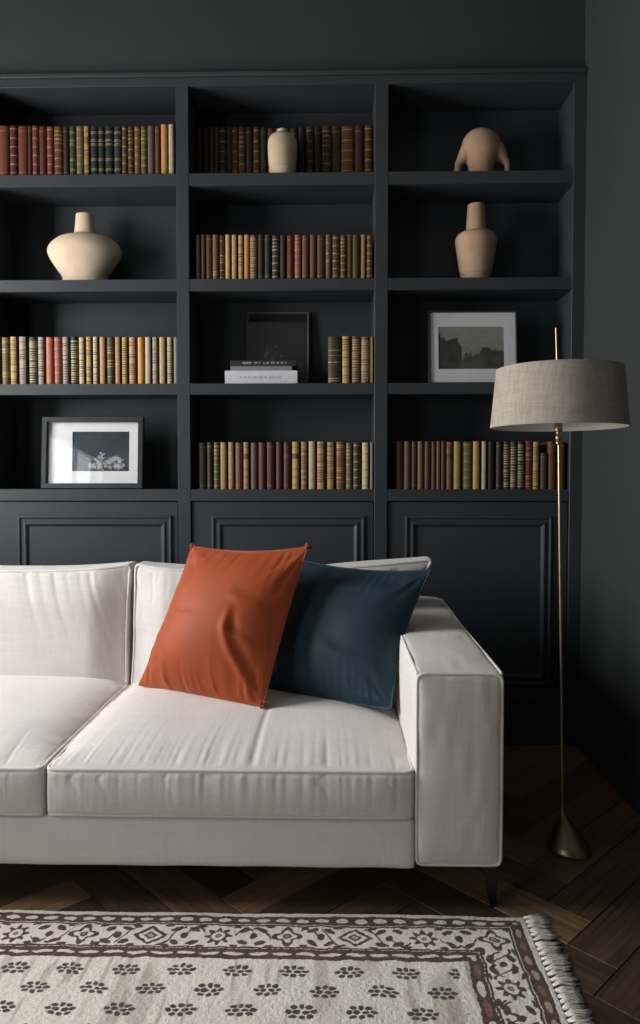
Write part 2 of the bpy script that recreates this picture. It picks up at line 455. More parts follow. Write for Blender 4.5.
def book_mesh(w, h, d, style, rng, half=False):
    """upright book, spine towards -y; spine crown at y=0; base z=0; centre x=0"""
    m = MB(); nseg = 10; bulge = min(.46*w, .016)
    segs = []   # (z0,z1,extra,mi)
    if style == 'plain': marks = [(h*.08, .0015, 1, 0), (h*.90, .0015, 1, 0)]
    elif style == 'bare': marks = []
    elif style == 'bands':
        marks = []
        for q in (.07, .24, .41, .58, .75, .93):
            marks.append((h*q, .0035, 1, .0014))
    elif style == 'gilt':
        marks = []
        for q in (.06, .2, .36, .52, .66, .74, .82, .9):
            marks.append((h*q, rng.uniform(.0025, .006), 1, .001))
    elif style == 'label':
        marks = [(h*.08, .003, 1, .001), (h*.3, .002, 1, .001), (h*.52, .002, 1, .001), (h*.66, .020, 2, .0006), (h*.9, .003, 1, .001)]
    elif style == 'darklabel':
        marks = [(h*.08, .003, 3, .001), (h*.25, .003, 3, .001), (h*.42, .002, 3, .001), (h*.64, .024, 3, .0006), (h*.88, .003, 3, .001)]
    elif style == 'dense':
        marks = []; z = h*.05
        while z < h*.93:
            marks.append((z, rng.uniform(.002, .005), 3 if rng.random() < .7 else 1, .0008)); z += rng.uniform(.008, .013)
    elif style == 'denselight':
        marks = []; z = h*.05
        while z < h*.93:
            marks.append((z, rng.uniform(.003, .0065), 2, .0008)); z += rng.uniform(.008, .014)
    elif style == 'twin':
        marks = []
        for q in (.12, .32, .62, .7, .86): marks += [(h*q, .002, 2, .0008), (h*q+.006, .002, 2, .0008)]
    rows = [(0, h, 0, 0)]; z = 0; rows = []
    for (mz, mt, mi, ex) in marks:
        if mz > z: rows.append((z, mz, 0, 0))
        rows.append((mz, mz+mt, ex, mi)); z = mz+mt
    rows.append((z, h, 0, 0))
    def ring(zz, ex):
        pts = []
        for i in range(nseg+1):
            a = math.pi*(1-i/nseg); x = math.cos(a)*(w/2); y = bulge-(math.sin(a)**.8 if math.sin(a) > 0 else 0)*bulge
            nx = math.cos(a); ny = -math.sin(a)
            pts.append((x+nx*ex*.0, y+ny*ex, zz))
        return pts
    for (z0, z1, ex, mi) in rows:
        lo, hi = ring(z0, ex), ring(z1, ex); n = nseg+1
        for i in range(nseg):
            q4 = [lo[i], lo[i+1], hi[i+1], hi[i]]; m.add(q4, [(0, 1, 2, 3)], 5 if (half and (i < 1 or i > nseg-4)) else mi)
        if ex:
            a, b = ring(z0, 0), ring(z1, 0)
            m.add(a+lo, [(i, i+1, n+i+1, n+i) for i in range(nseg)], mi)
            m.add(hi+b, [(i, i+1, n+i+1, n+i) for i in range(nseg)], mi)
    # boards and page block
    t = .0022
    m.box(-w/2, -w/2+t, bulge, d, 0, h, mi=5); m.box(w/2-t, w/2, bulge, d, 0, h, mi=5)
    m.box(-w/2+t, w/2-t, bulge+.001, d-.004, .004, h-.005, mi=4)
    # closed head and foot caps of the spine
    for zz in (0, h):
        p = ring(zz, 0); m.add(p, [tuple(range(len(p)))], 0)
    return m

ORD = ['zeroth', 'first', 'second', 'third', 'fourth', 'fifth', 'sixth', 'seventh', 'eighth', 'ninth', 'tenth', 'eleventh', 'twelfth', 'thirteenth', 'fourteenth', 'fifteenth',
 'sixteenth', 'seventeenth', 'eighteenth', 'nineteenth', 'twentieth', 'twenty-first', 'twenty-second', 'twenty-third', 'twenty-fourth', 'twenty-fifth', 'twenty-sixth', 'twenty-seventh']
STY = {'plain': 'plain-spined', 'bare': 'unmarked', 'bands': 'gilt-banded', 'gilt': 'gilt-striped', 'label': 'pale-labelled', 'darklabel': 'dark-labelled',
 'dense': 'finely ribbed', 'denselight': 'pale-flecked', 'twin': 'double-ringed'}
CNAME = {'rust': 'rust red', 'oxblood': 'oxblood', 'maroon': 'maroon', 'coral': 'coral pink', 'brown': 'brown', 'umber': 'dark brown', 'russet': 'reddish brown', 'tan': 'tan', 'gold': 'gold-tan',
 'cream': 'cream', 'ochre': 'orange-tan', 'olive': 'olive', 'moss': 'dark olive', 'green': 'dark green', 'forest': 'blackish green', 'grey': 'grey', 'mauve': 'mauve-grey', 'chestnut': 'chestnut'}
LIGHT = ('tan', 'gold', 'cream', 'grey')
def book_row(shelf, where, group, items, ytop, setback=.022, depth=.15):
    zf = SH[shelf][1]; rng = random.Random(shelf*31+len(items))
    n = 0
    for it in items:
        x0, x1, col, sty = it[:4]; dy = it[4] if len(it) > 4 else 0
        yy = YC+setback+rng.uniform(-.003, .003)
        a, b = X(x0, 400, yy), X(x1, 400, yy)
        h = at((x0+x1)/2, ytop+dy, yy).z-zf; h += rng.uniform(-.002, .002)
        w = b-a-.0006
        bm = book_mesh(w, h, depth+rng.uniform(-.01, .0), sty, rng, col in LIGHT)
        brd = LEA[rng.choice(['umber', 'umber', 'oxblood', 'moss', 'russet'])] if col in LIGHT else LEA[col]
        o = bm.build('book', [LEA[col], GILT, PALE, DARKL, PAGES, brd], smooth=True, angle=38)
        o.location = ((a+b)/2, yy, zf+.0003)
        if x0 < 0: lab = '%s %s book half cut off at the left edge of the %s' % (CNAME[col], STY[sty], where)
        else:
            n += 1
            lab = '%s %s book, %s from the left on the %s' % (CNAME[col], STY[sty], ORD[n], where)
            if it is items[-1]: lab = '%s %s book, last at the right end of the %s' % (CNAME[col], STY[sty], where)
        tag(o, lab, 'book', group)

book_row(0, 'top left shelf', 'leather books on the top left shelf', [
 (-4.5, 1.4, 'oxblood', 'plain'), (1.8, 12.3, 'rust', 'plain'), (12.6, 20.4, 'oxblood', 'bands'), (20.8, 31, 'rust', 'plain'), (31.2, 34.8, 'oxblood', 'plain'), (35, 41.4, 'rust', 'bands'),
 (41.8, 49.2, 'oxblood', 'plain'), (49.6, 56.2, 'rust', 'bands'), (56.5, 65.4, 'russet', 'gilt'), (65.8, 71.4, 'umber', 'plain'), (72, 78.4, 'moss', 'twin'),
 (78.7, 86, 'olive', 'bands'), (86.3, 92.4, 'gold', 'dense'), (92.8, 100.2, 'green', 'twin'), (100.5, 106.8, 'green', 'twin'), (107.1, 115.6, 'forest', 'twin'), (116, 123.6, 'green', 'twin'),
 (124, 129.6, 'brown', 'bands'), (129.9, 135.6, 'brown', 'gilt'), (135.9, 142.4, 'chestnut', 'bands'), (142.7, 148.8, 'olive', 'gilt'), (149.2, 156.4, 'mauve', 'bare'),
 (156.8, 161.6, 'russet', 'plain'), (162, 169.6, 'ochre', 'bare', -1.5), (170, 176.4, 'cream', 'bare', -1.5)], 126)
book_row(0, 'top middle shelf', 'dark leather books on the top middle shelf', [
 (198, 203.6, 'umber', 'bare'), (203.9, 210, 'umber', 'plain'), (210.2, 215.6, 'brown', 'bare'), (215.9, 219.4, 'russet', 'bare'), (219.7, 227.4, 'umber', 'bands'), (227.7, 232.4, 'brown', 'plain'),
 (232.7, 238.6, 'brown', 'bands'), (238.9, 246, 'russet', 'gilt'), (246.3, 253.4, 'umber', 'plain'), (253.7, 260.6, 'brown', 'bands'), (260.9, 267.6, 'umber', 'plain'), (267.9, 275, 'brown', 'plain', 1),
 (275.3, 283, 'moss', 'plain', 1), (283.3, 290, 'moss', 'bare', 1), (290.3, 298, 'umber', 'plain', 1), (298.3, 305.4, 'umber', 'bare'), (305.7, 313.6, 'brown', 'bands'), (313.9, 321.4, 'umber', 'plain'),
 (321.7, 331, 'brown', 'gilt', -1), (331.3, 340.6, 'russet', 'plain', -1.2), (340.9, 354, 'russet', 'bands', -1.5), (354.3, 363.6, 'oxblood', 'plain', -2), (364, 372.4, 'russet', 'bands', -2.6)], 127, .142, .108)
book_row(1, 'second middle shelf', 'leather books on the second middle shelf', [
 (196.5, 201.6, 'umber', 'bare'), (201.9, 206, 'russet', 'bare'), (206.3, 212.8, 'russet', 'plain'), (213.1, 219.4, 'chestnut', 'dense'), (219.7, 225.4, 'brown', 'dense'), (225.7, 231.6, 'tan', 'bare'),
 (231.9, 238.2, 'tan', 'bands'), (238.5, 244.2, 'tan', 'dense'), (244.5, 250, 'ochre', 'plain'), (250.3, 257.6, 'chestnut', 'denselight'), (257.9, 264.4, 'umber', 'plain'), (264.7, 271.6, 'green', 'plain'),
 (271.9, 280, 'green', 'gilt'), (280.3, 286.4, 'umber', 'bare'), (286.8, 294, 'rust', 'plain'), (294.4, 301.6, 'coral', 'gilt'), (302, 309, 'russet', 'plain'), (309.4, 316.4, 'chestnut', 'bare'),
 (316.7, 325.4, 'brown', 'plain'), (325.7, 331.4, 'chestnut', 'dense'), (331.7, 340, 'brown', 'bands'), (340.3, 346.4, 'russet', 'gilt'), (346.7, 352, 'chestnut', 'plain'), (352.3, 360, 'brown', 'bare'),
 (360.3, 366, 'tan', 'plain'), (366.3, 372.4, 'russet', 'bands')], 235)
book_row(2, 'third left shelf', 'old vellum and leather books on the third left shelf', [
 (-4.5, 1.2, 'oxblood', 'bare'), (1.6, 9.6, 'olive', 'dense'), (10, 18.4, 'gold', 'dense'), (18.8, 28, 'grey', 'dense'), (28.6, 37.4, 'green', 'denselight'), (37.8, 45.4, 'grey', 'dense'),
 (45.8, 53.6, 'coral', 'plain'), (53.9, 61.8, 'coral', 'bands'), (62.2, 70, 'grey', 'dense'), (70.4, 78.4, 'forest', 'denselight'), (78.8, 85.6, 'cream', 'dense'), (85.9, 92.6, 'gold', 'dense'),
 (92.9, 98.8, 'cream', 'dense'), (99.1, 106.4, 'tan', 'plain'), (106.8, 114.6, 'brown', 'dense'), (114.9, 121.4, 'tan', 'bands'), (121.7, 128.4, 'gold', 'dense'), (128.8, 137, 'tan', 'dense'),
 (137.4, 144.4, 'ochre', 'bare'), (144.7, 152, 'cream', 'bare'), (152.3, 158.6, 'grey', 'dense'), (158.9, 166.6, 'tan', 'denselight'), (167, 173.2, 'cream', 'dense'), (173.5, 178.4, 'grey', 'bare')], 337)
book_row(2, 'third middle shelf', 'five tan books at the right of the third middle shelf', [
 (328, 341.6, 'moss', 'dense'), (342, 351, 'gold', 'dense'), (351.3, 360.6, 'russet', 'denselight'), (360.9, 370.2, 'chestnut', 'denselight'), (370.5, 373.4, 'gold', 'bare')], 336.6)
book_row(3, 'bottom middle shelf', 'old books on the bottom middle shelf', [
 (197.5, 206, 'moss', 'plain'), (206.4, 212.4, 'umber', 'plain'), (212.7, 219.2, 'olive', 'gilt'), (219.6, 227.4, 'gold', 'plain'), (227.7, 234.4, 'tan', 'bands'), (234.8, 242.4, 'chestnut', 'plain'),
 (242.8, 249.6, 'tan', 'darklabel'), (250, 257.6, 'mauve', 'bare'), (258, 265.8, 'maroon', 'bare'), (266.2, 275, 'oxblood', 'plain'), (275.4, 282.6, 'maroon', 'bare'), (283, 291.4, 'oxblood', 'darklabel'),
 (291.8, 300, 'gold', 'darklabel', -.8), (300.4, 308, 'tan', 'dense', -.8), (308.4, 316.4, 'cream', 'plain', -.8), (316.8, 326, 'tan', 'dense', -.8), (326.4, 335.6, 'gold', 'dense', -.8), (336, 345.6, 'chestnut', 'dense', -.4),
 (346, 352.6, 'olive', 'gilt'), (353, 361.4, 'brown', 'bands'), (361.8, 370, 'cream', 'bands'), (370.4, 373.4, 'grey', 'bare')], 442.5)
book_row(3, 'bottom right shelf', 'old books on the bottom right shelf behind the lamp', [
 (396, 404, 'brown', 'bare'), (404.4, 411.4, 'chestnut', 'bare'), (411.7, 417.4, 'brown', 'plain'), (417.7, 424.4, 'chestnut', 'plain'), (424.7, 431.4, 'russet', 'bare'), (431.7, 436.6, 'brown', 'bare'),
 (436.9, 441.4, 'chestnut', 'bare'), (441.7, 446.2, 'russet', 'bare'), (446.5, 453.6, 'chestnut', 'darklabel'), (454, 462.6, 'gold', 'plain'), (463, 473.2, 'olive', 'bands'), (473.6, 481.6, 'gold', 'bare'),
 (482, 487.8, 'cream', 'bare'), (488.1, 496.4, 'forest', 'bare'), (496.8, 503.4, 'umber', 'plain'), (503.8, 511, 'umber', 'denselight'), (511.3, 518, 'brown', 'denselight'), (518.3, 525.4, 'umber', 'denselight'),
 (525.8, 533.6, 'rust', 'dense'), (534, 540.6, 'tan', 'dense'), (541, 548.6, 'brown', 'plain', 12), (549, 557.6, 'russet', 'bare'), (558, 566.4, 'chestnut', 'plain')], 441.5)

# lying stack in the middle bay
def lying_book(name, x0, x1, y0, y1, z0, z1, cm, label, mark, seed):
    t = empty(name, ((x0+x1)/2, (y0+y1)/2, z0)); tag(t, label, 'book', 'books lying in a stack on the third middle shelf')
    c = MB(); b = .0025
    c.box(x0, x1, y0, y1, z0, z0+b, bev=.0006); c.box(x0, x1, y0, y1, z1-b, z1, bev=.0006)
    c.box(x0, x1, y0-.0015, y0+b, z0, z1, bev=.001)          # spine towards the room
    c.build('cover', cm, t)
    p = MB(); p.box(x0+.004, x1-.004, y0+b, y1-.004, z0+b, z1-b); p.build('page_block', PAGES, t)
    if mark:
        # small indistinct lettering along the spine
        rng = random.Random(seed); k = MB(); x = mark[0]; zm = (z0+z1)/2; hh = mark[2]
        while x < mark[1]:
            w = rng.uniform(.003, .006); sty = rng.random()
            if sty < .8:
                k.box(x, x+.0012, y0-.0021, y0-.0014, zm-hh, zm+hh)
                if sty < .55: k.box(x+.0012, x+w, y0-.0021, y0-.0014, zm+hh*.5, zm+hh)
                if sty > .3: k.box(x+.0012, x+w*.8, y0-.0021, y0-.0014, zm-hh, zm-hh*.55)
                if sty > .5: k.box(x+w*.8, x+w, y0-.0021, y0-.0014, zm-hh, zm+hh*.6)
            x += w+(.002 if rng.random() < .85 else .009)
        k.build('spine_lettering', mark[3], t)
WHB = simple('white_book_cloth', lin(196, 198, 204), .6, nscale=25, lo=.9, hi=1.06)
GRB = simple('grey_book_cloth', lin(120, 122, 126), .6, nscale=25, lo=.9, hi=1.06)
BKB = simple('black_book_cloth', lin(38, 38, 40), .5, nscale=25, lo=.9, hi=1.06)
INKG = simple('grey_ink', lin(110, 112, 118), .6, nscale=25); INKW = simple('white_ink', lin(205, 205, 205), .6, nscale=25)
zf = SH[2][1]; ys = YC+.03
def zz(py): return at(260, py, ys).z
ZS0, ZS1, ZS2, ZS3 = zf, zz(370.6), zz(366.0), zz(360.2)
lying_book('book', X(225, 376, ys), X(297.5, 376, ys), ys, ys+.160, ZS0+.0003, ZS1, WHB, 'thick white book lying at the bottom of the stack', (X(240, 376, ys), X(290, 376, ys), .0035, INKG), 4)
lying_book('book', X(230.5, 368, ys), X(292, 368, ys), ys+.004, ys+.155, ZS1+.0004, ZS2, GRB, 'thin grey book lying in the middle of the stack', None, 5)
lying_book('book', X(230.5, 363, ys), X(296.5, 363, ys), ys+.003, ys+.150, ZS2+.0004, ZS3, BKB, 'black book with white lettering lying on top of the stack', (X(241, 363, ys), X(288, 363, ys), .0045, INKW), 6)

# ---------------------------------------------------------------- painted grids and picture frames
def grid_obj(name, xs, ys, pos, col, mat, parent=None):
    """xs, ys: coordinate arrays; pos(Xg,Yg)->(n,3); col(Xg,Yg)->(n,3) linear"""
    nx, ny = len(xs), len(ys)
    Xg, Yg = np.meshgrid(xs, ys); Xf, Yf = Xg.ravel(), Yg.ravel()
    P = pos(Xf, Yf); K = col(Xf, Yf)
    i = np.arange(nx-1); j = np.arange(ny-1); I, J = np.meshgrid(i, j); a = (J*nx+I).ravel()
    faces = np.stack([a, a+1, a+nx+1, a+nx], 1)
    me = bpy.data.meshes.new(name)
    me.vertices.add(len(P)); me.vertices.foreach_set('co', P.astype(np.float32).ravel())
    me.loops.add(faces.size); me.loops.foreach_set('vertex_index', faces.ravel().astype(np.int32))
    me.polygons.add(len(faces)); me.polygons.foreach_set('loop_start', np.arange(0, faces.size, 4, dtype=np.int32))
    me.update(calc_edges=True); me.validate()
    ca = me.color_attributes.new('Col', 'FLOAT_COLOR', 'POINT')
    ca.data.foreach_set('color', np.concatenate([K, np.ones((len(K), 1))], 1).astype(np.float32).ravel())
    me.materials.append(mat); me.shade_smooth()
    o = bpy.data.objects.new(name, me); C.objects.link(o)
    if parent is not None: o.parent = parent
    return o

def L3(r, g, b): return np.array(lin(r, g, b)[:3])
def mixc(a, b, t): return a*(1-t[:, None])+b*t[:, None]

def picture(label, c0, w, h, fw, dep, mat, lean, yaw, pr, paint, group=None, hasmat=True):
    """c0: base centre of the frame on the shelf; pr = print rect in frame fractions (x0,x1,z0,z1)"""
    t = empty('picture_frame', c0); t.rotation_euler = (-lean, 0, yaw)
    tag(t, label, 'picture frame', group)
    m = MB()
    x0, x1 = -w/2, w/2
    for (a, b, c, d) in ((x0, x1, 0, fw), (x0, x1, h-fw, h), (x0, x0+fw, fw, h-fw), (x1-fw, x1, fw, h-fw)):
        m.box(a, b, -dep, 0, c, d, bev=.0015)
    f = m.build('frame', mat); f.parent = t
    m = MB(); m.box(x0+fw*.5, x1-fw*.5, -.006, -.002, fw*.5, h-fw*.5); o = m.build('backing', BACKB); o.parent = t
    px0, px1, pz0, pz1 = x0+w*pr[0], x0+w*pr[1], h*pr[2], h*pr[3]
    if hasmat:
        m = MB(); q = .004
        for (a, b, c, d) in ((x0+fw-.002, x1-fw+.002, fw-.002, pz0), (x0+fw-.002, x1-fw+.002, pz1, h-fw+.002), (x0+fw-.002, px0, pz0, pz1), (px1, x1-fw+.002, pz0, pz1)):
            m.box(a, b, -.0105, -.007, c, d)
        o = m.build('mat_board', MATB); o.parent = t
    nx, nz = 150, 110
    o = grid_obj('print', np.linspace(px0-.002, px1+.002, nx), np.linspace(pz0-.002, pz1+.002, nz),
        lambda a, b: np.stack([a, np.full_like(a, -.0068), b], 1),
        lambda a, b: paint((a-px0)/(px1-px0), (b-pz0)/(pz1-pz0)), PRINT, t)
    m = MB(); m.box(x0+fw-.003, x1-fw+.003, -.0135, -.012, fw-.003, h-fw+.003); g = m.build('glass_pane', GLASS); g.parent = t
    return t

def flowers(u, v):
    bg = mixc(L3(58, 66, 76), L3(44, 52, 62), np.clip(vn(u*3, v*3, seed=4)*.5+.5, 0, 1))
    d = np.zeros_like(u); rng = random.Random(5)
    for k in range(26):
        a = rng.uniform(0, math.pi); r = rng.random()**.5
        cx = .60+.30*r*math.cos(a); cy = .10+.30*r*math.sin(a); s = rng.uniform(.04, .075)
        rad = np.hypot((u-cx)*1.3, v-cy)/s; th = np.arctan2(v-cy, (u-cx)*1.3)
        pet = (rad < 1+.35*np.cos(5*th+k)).astype(float)*np.clip(1.15-rad*.5, 0, 1)*(.55+.45*vn(u*60, v*60, seed=k+1))
        d = np.maximum(d, np.clip(pet, 0, 1))
    for (cx, cy) in ((.52, .40), (.50, .46), (.55, .43)):
        d = np.maximum(d, (np.hypot((u-cx)*1.3, v-cy) < .025)*.6)
    d = np.maximum(d, .35*((np.abs(u-.50+.15*(v-.3)) < .006)&(v < .45)))
    return mixc(bg, L3(205, 208, 210), np.clip(d, 0, 1))
def landscape(u, v):
    sky = mixc(L3(128, 128, 122), L3(150, 150, 146), v)
    n = vn(u*7, v*7, seed=9)*.05+vn(u*22, v*22, seed=3)*.025
    hl = np.where(u < .36, .74-.30*sst(.18, .42, u)+n*1.6, .20)
    hr = np.where(u > .60, .46+n*.5-.25*sst(.68, .60, u), 0)
    mid = .22+.16*np.abs(vn(u*14, 0, seed=5))+.16*np.exp(-((u-.49)/.02)**2)
    H = np.maximum(np.maximum(hl, hr), mid)
    t = sst(-.02, .02, H+n-v)
    tree = mixc(L3(60, 62, 58), L3(78, 80, 74), np.clip(vn(u*9, v*9, seed=7)*.5+.5, 0, 1))
    lo = sst(.30, .05, v)*sst(.22, .12, np.abs(u-.5))*.3
    return mixc(mixc(sky, tree, t), L3(120, 122, 116), lo*t)
def darkplant(u, v):
    bg = mixc(L3(26, 27, 28), L3(34, 35, 36), np.clip(vn(u*4, v*4, seed=2)*.5+.5, 0, 1))
    d = np.zeros_like(u); rng = random.Random(12)
    for k in range(16):
        cx = .38+rng.gauss(0, .11); cy = .38+rng.gauss(0, .13); s = rng.uniform(.012, .035)
        d = np.maximum(d, (np.hypot(u-cx, (v-cy)*rng.uniform(.7, 1.6)) < s)*rng.uniform(.15, .5))
    for k in range(5):
        x1 = .30+.05*k; d = np.maximum(d, .22*((np.abs(u-(.38+(x1-.38)*v*2)) < .006)&(v < .5)))
    return mixc(bg, L3(120, 122, 124), np.clip(d, 0, 1))

def place_pic(x0, x1, ytop, shelf, yb, lean, **kw):
    zb = SH[shelf][1]; a, b = X(x0, (ytop+10), yb), X(x1, ytop+10, yb)
    h = (at((x0+x1)/2, ytop, yb+.03).z-zb)/math.cos(lean)
    return Vector(((a+b)/2, yb, zb+.0005)), b-a, h
c0, w, h = place_pic(42.5, 143.5, 418, 3, YC+.085, math.radians(5))
picture('black framed flower photograph with white mat, leaning on the bottom left shelf', c0, w, h, .0235, .03, BLACKFR, math.radians(4.5), math.radians(0), (.29, .855, .245, .80), flowers)
c0, w, h = place_pic(428.5, 517.5, 312, 2, YC+.075, math.radians(6))
picture('black framed grey landscape photograph behind the lamp shade', c0, w, h, .008, .02, BLACKFR, math.radians(5), 0, (.115, .855, .21, .785), landscape)
c0, w, h = place_pic(246.5, 309, 313, 2, YC+.215, math.radians(6))
picture('thin grey framed near-black plant picture leaning behind the stack of lying books', c0, w, h, .0075, .015, GREYFR, math.radians(5), 0, (.03, .97, .03, .97), darkplant, hasmat=False)

# ---------------------------------------------------------------- clay vessels
def px_prof(pts, cxp, yb_px, Y, z0):
    """(half-width px, y px) -> (radius m, z m)"""
    s = (at(300, 300, Y)-at(200, 300, Y)).length/100; out = []
    out = [(hw*s, at(cxp, yp, Y).z) for hw, yp in pts]
    return [(out[0][0]*.96, z0+.001)]+out
def smooth_prof(p, n=60):
    """Catmull-Rom through the profile"""
    out = []; P = [p[0]]+list(p)+[p[-1]]
    per = max(2, n//(len(p)-1))
    for i in range(1, len(P)-2):
        for k in range(per):
            t = k/per; q = []
            for c in (0, 1):
                a, b, d, e = P[i-1][c], P[i][c], P[i+1][c], P[i+2][c]
                q.append(.5*((2*b)+(-a+d)*t+(2*a-5*b+4*d-e)*t*t+(-a+3*b-3*d+e)*t**3))
            out.append((max(q[0], .0005), q[1]))
    out.append(p[-1]); return out
# wide squat vase
Yv = YC+.13; z0 = SH[1][1]
p = px_prof([(22.5, 278), (27, 271), (33, 262), (36.3, 255), (36.5, 250.5), (33.5, 245), (26, 239), (17, 236.6), (11.2, 234.4), (10.0, 231), (9.0, 221), (8.4, 214.5)], 85, 278, Yv, z0)
p = [(.001, z0+.0005), (p[0][0]*.98, z0+.0005)]+smooth_prof(p)+[(p[-1][0]*.8, p[-1][1]+.001), (p[-1][0]*.72, p[-1][1]-.03), (p[-1][0]*.6, p[-1][1]-.05), (.001, p[-1][1]-.055)]
m = MB(); m.lathe(p, 72, X(85, 260, Yv), Yv, 1, .70, cap=False); o = m.build('vase', CLAY_CREAM, smooth=True, angle=50); base_origin(o)
tag(o, 'wide squat cream clay vase with a narrow neck on the second left shelf', 'vase')
# small jar in front of the dark books
Yv = YC+.055-.05; z0 = SH[0][1]
p = px_prof([(13.2, 172), (13.6, 170.6), (13.2, 169.6), (14, 160), (14.6, 150), (14.4, 143), (12.8, 138.2), (9.5, 135.4), (5.6, 134.6), (4.8, 132.5), (5.4, 130.5)], 283, 172, YC+.069, z0)
p = [(.001, z0+.0005), (p[0][0], z0+.0005)]+smooth_prof(p, 50)+[(p[-1][0]*.8, p[-1][1]), (p[-1][0]*.7, p[-1][1]-.02), (.001, p[-1][1]-.022)]
jar_y = YC+.006+p[6][0]*.0
m = MB(); m.lathe(p, 56, X(282.6, 150, YC+.07), YC+.069, cap=False)
JAR = m.build('vase', CLAY_GREY, smooth=True, angle=50); base_origin(JAR)
tag(JAR, 'small stone-coloured clay jar in front of the dark books, top middle shelf', 'vase')
# bottle vase
Yv = YC+.12; z0 = SH[1][1]
p = px_prof([(14, 277), (15.4, 274), (17.5, 262), (19.6, 248), (20.4, 242), (19.6, 237.5), (16.5, 234.2), (11.5, 232.6), (10.0, 231.4), (9.6, 224), (8.9, 213), (8.2, 205.2)], 476, 277, Yv, z0)
p = [(.001, z0+.0005), (p[0][0], z0+.0005)]+smooth_prof(p, 60)+[(p[-1][0]*.84, p[-1][1]+.001), (p[-1][0]*.75, p[-1][1]-.04), (.001, p[-1][1]-.045)]
m = MB(); m.lathe(p, 64, X(476, 240, Yv), Yv, cap=False); o = m.build('vase', CLAY_TAN, smooth=True, angle=50); base_origin(o)
tag(o, 'tan clay bottle vase with a tall neck on the second right shelf', 'vase')
# domed vessel with two drooping handles, modelled as one lump of clay
Yv = YC+.12; z0 = SH[0][1]
p = px_prof([(12, 171), (14, 163), (17.5, 156), (19.3, 149), (17.6, 140), (13.3, 133.8), (8, 130.4), (3, 129.4)], 481, 171, Yv, z0)
p = [(.001, z0+.0005), (p[0][0], z0+.0005)]+smooth_prof(p, 60)+[(.0006, p[-1][1]+.0005)]
m = MB(); m.lathe(p, 56, X(481, 150, Yv), Yv, 1, .8, cap=False)
for pts, rr in (([(481, 147), (475, 147), (469, 151.5), (461.8, 160), (458, 166), (457.6, 170)], [.034, .046, .045, .025, .0155, .015]),
            ([(482, 147), (489, 147.5), (496.5, 151.5), (504.3, 160), (507.2, 166), (507.2, 170)], [.034, .046, .043, .021, .0135, .0135])):
    q = [at(a, b_, Yv) for a, b_ in pts]; q[-1].z = z0+.003
    Q = []; Rr = []
    for i in range(len(q)-1):
        for k in range(5):
            f = k/5; a = q[max(i-1, 0)]; e = q[min(i+2, len(q)-1)]; b1, d1 = q[i], q[i+1]
            Q.append(.5*((2*b1)+(-a+d1)*f+(2*a-5*b1+4*d1-e)*f*f+(-a+3*b1-3*d1+e)*f**3)); Rr.append(rr[i]*(1-f)+rr[i+1]*f)
    Q.append(q[-1]); Rr.append(rr[-1])
    m.tube(Q, .01, 18, rads=Rr)
o = m.build('vase', CLAY_TAN, smooth=True); base_origin(o)
md = o.modifiers.new('clay', 'REMESH'); md.mode = 'VOXEL'; md.voxel_size = .003; md.use_smooth_shade = True
md = o.modifiers.new('soften', 'SMOOTH'); md.factor = .8; md.iterations = 10
tag(o, 'tan clay domed vessel with two side handles on the top right shelf', 'vase')

# ---------------------------------------------------------------- sofa
def lattice(x0, x1, y0, y1, z0, z1, cell):
    nx, ny, nz = [max(4, int(round((b-a)/cell))) for a, b in ((x0, x1), (y0, y1), (z0, z1))]
    xs, ys_, zs = np.linspace(x0, x1, nx+1), np.linspace(y0, y1, ny+1), np.linspace(z0, z1, nz+1)
    idx = -np.ones((nx+1, ny+1, nz+1), int)
    mask = np.zeros_like(idx, bool)
    mask[0] = mask[-1] = True; mask[:, 0] = mask[:, -1] = True; mask[:, :, 0] = mask[:, :, -1] = True
    I = np.argwhere(mask); idx[mask] = np.arange(len(I))
    P = np.stack([xs[I[:, 0]], ys_[I[:, 1]], zs[I[:, 2]]], 1)
    fs = []
    def faces(A, flip):
        a, b, c, d = A[:-1, :-1].ravel(), A[1:, :-1].ravel(), A[1:, 1:].ravel(), A[:-1, 1:].ravel()
        q = np.stack([a, b, c, d], 1); fs.append(q[:, ::-1] if flip else q)
    faces(idx[:, :, -1], False); faces(idx[:, :, 0], True)
    faces(idx[:, 0, :], False); faces(idx[:, -1, :], True)
    faces(idx[0], True); faces(idx[-1], False)
    return P, np.concatenate(fs)
def roundbox(P, lo, hi, r):
    inner = np.clip(P, lo+r, hi-r); d = P-inner; n = np.linalg.norm(d, axis=1)
    nn = d/np.maximum(n, 1e-9)[:, None]
    return inner+nn*r, nn
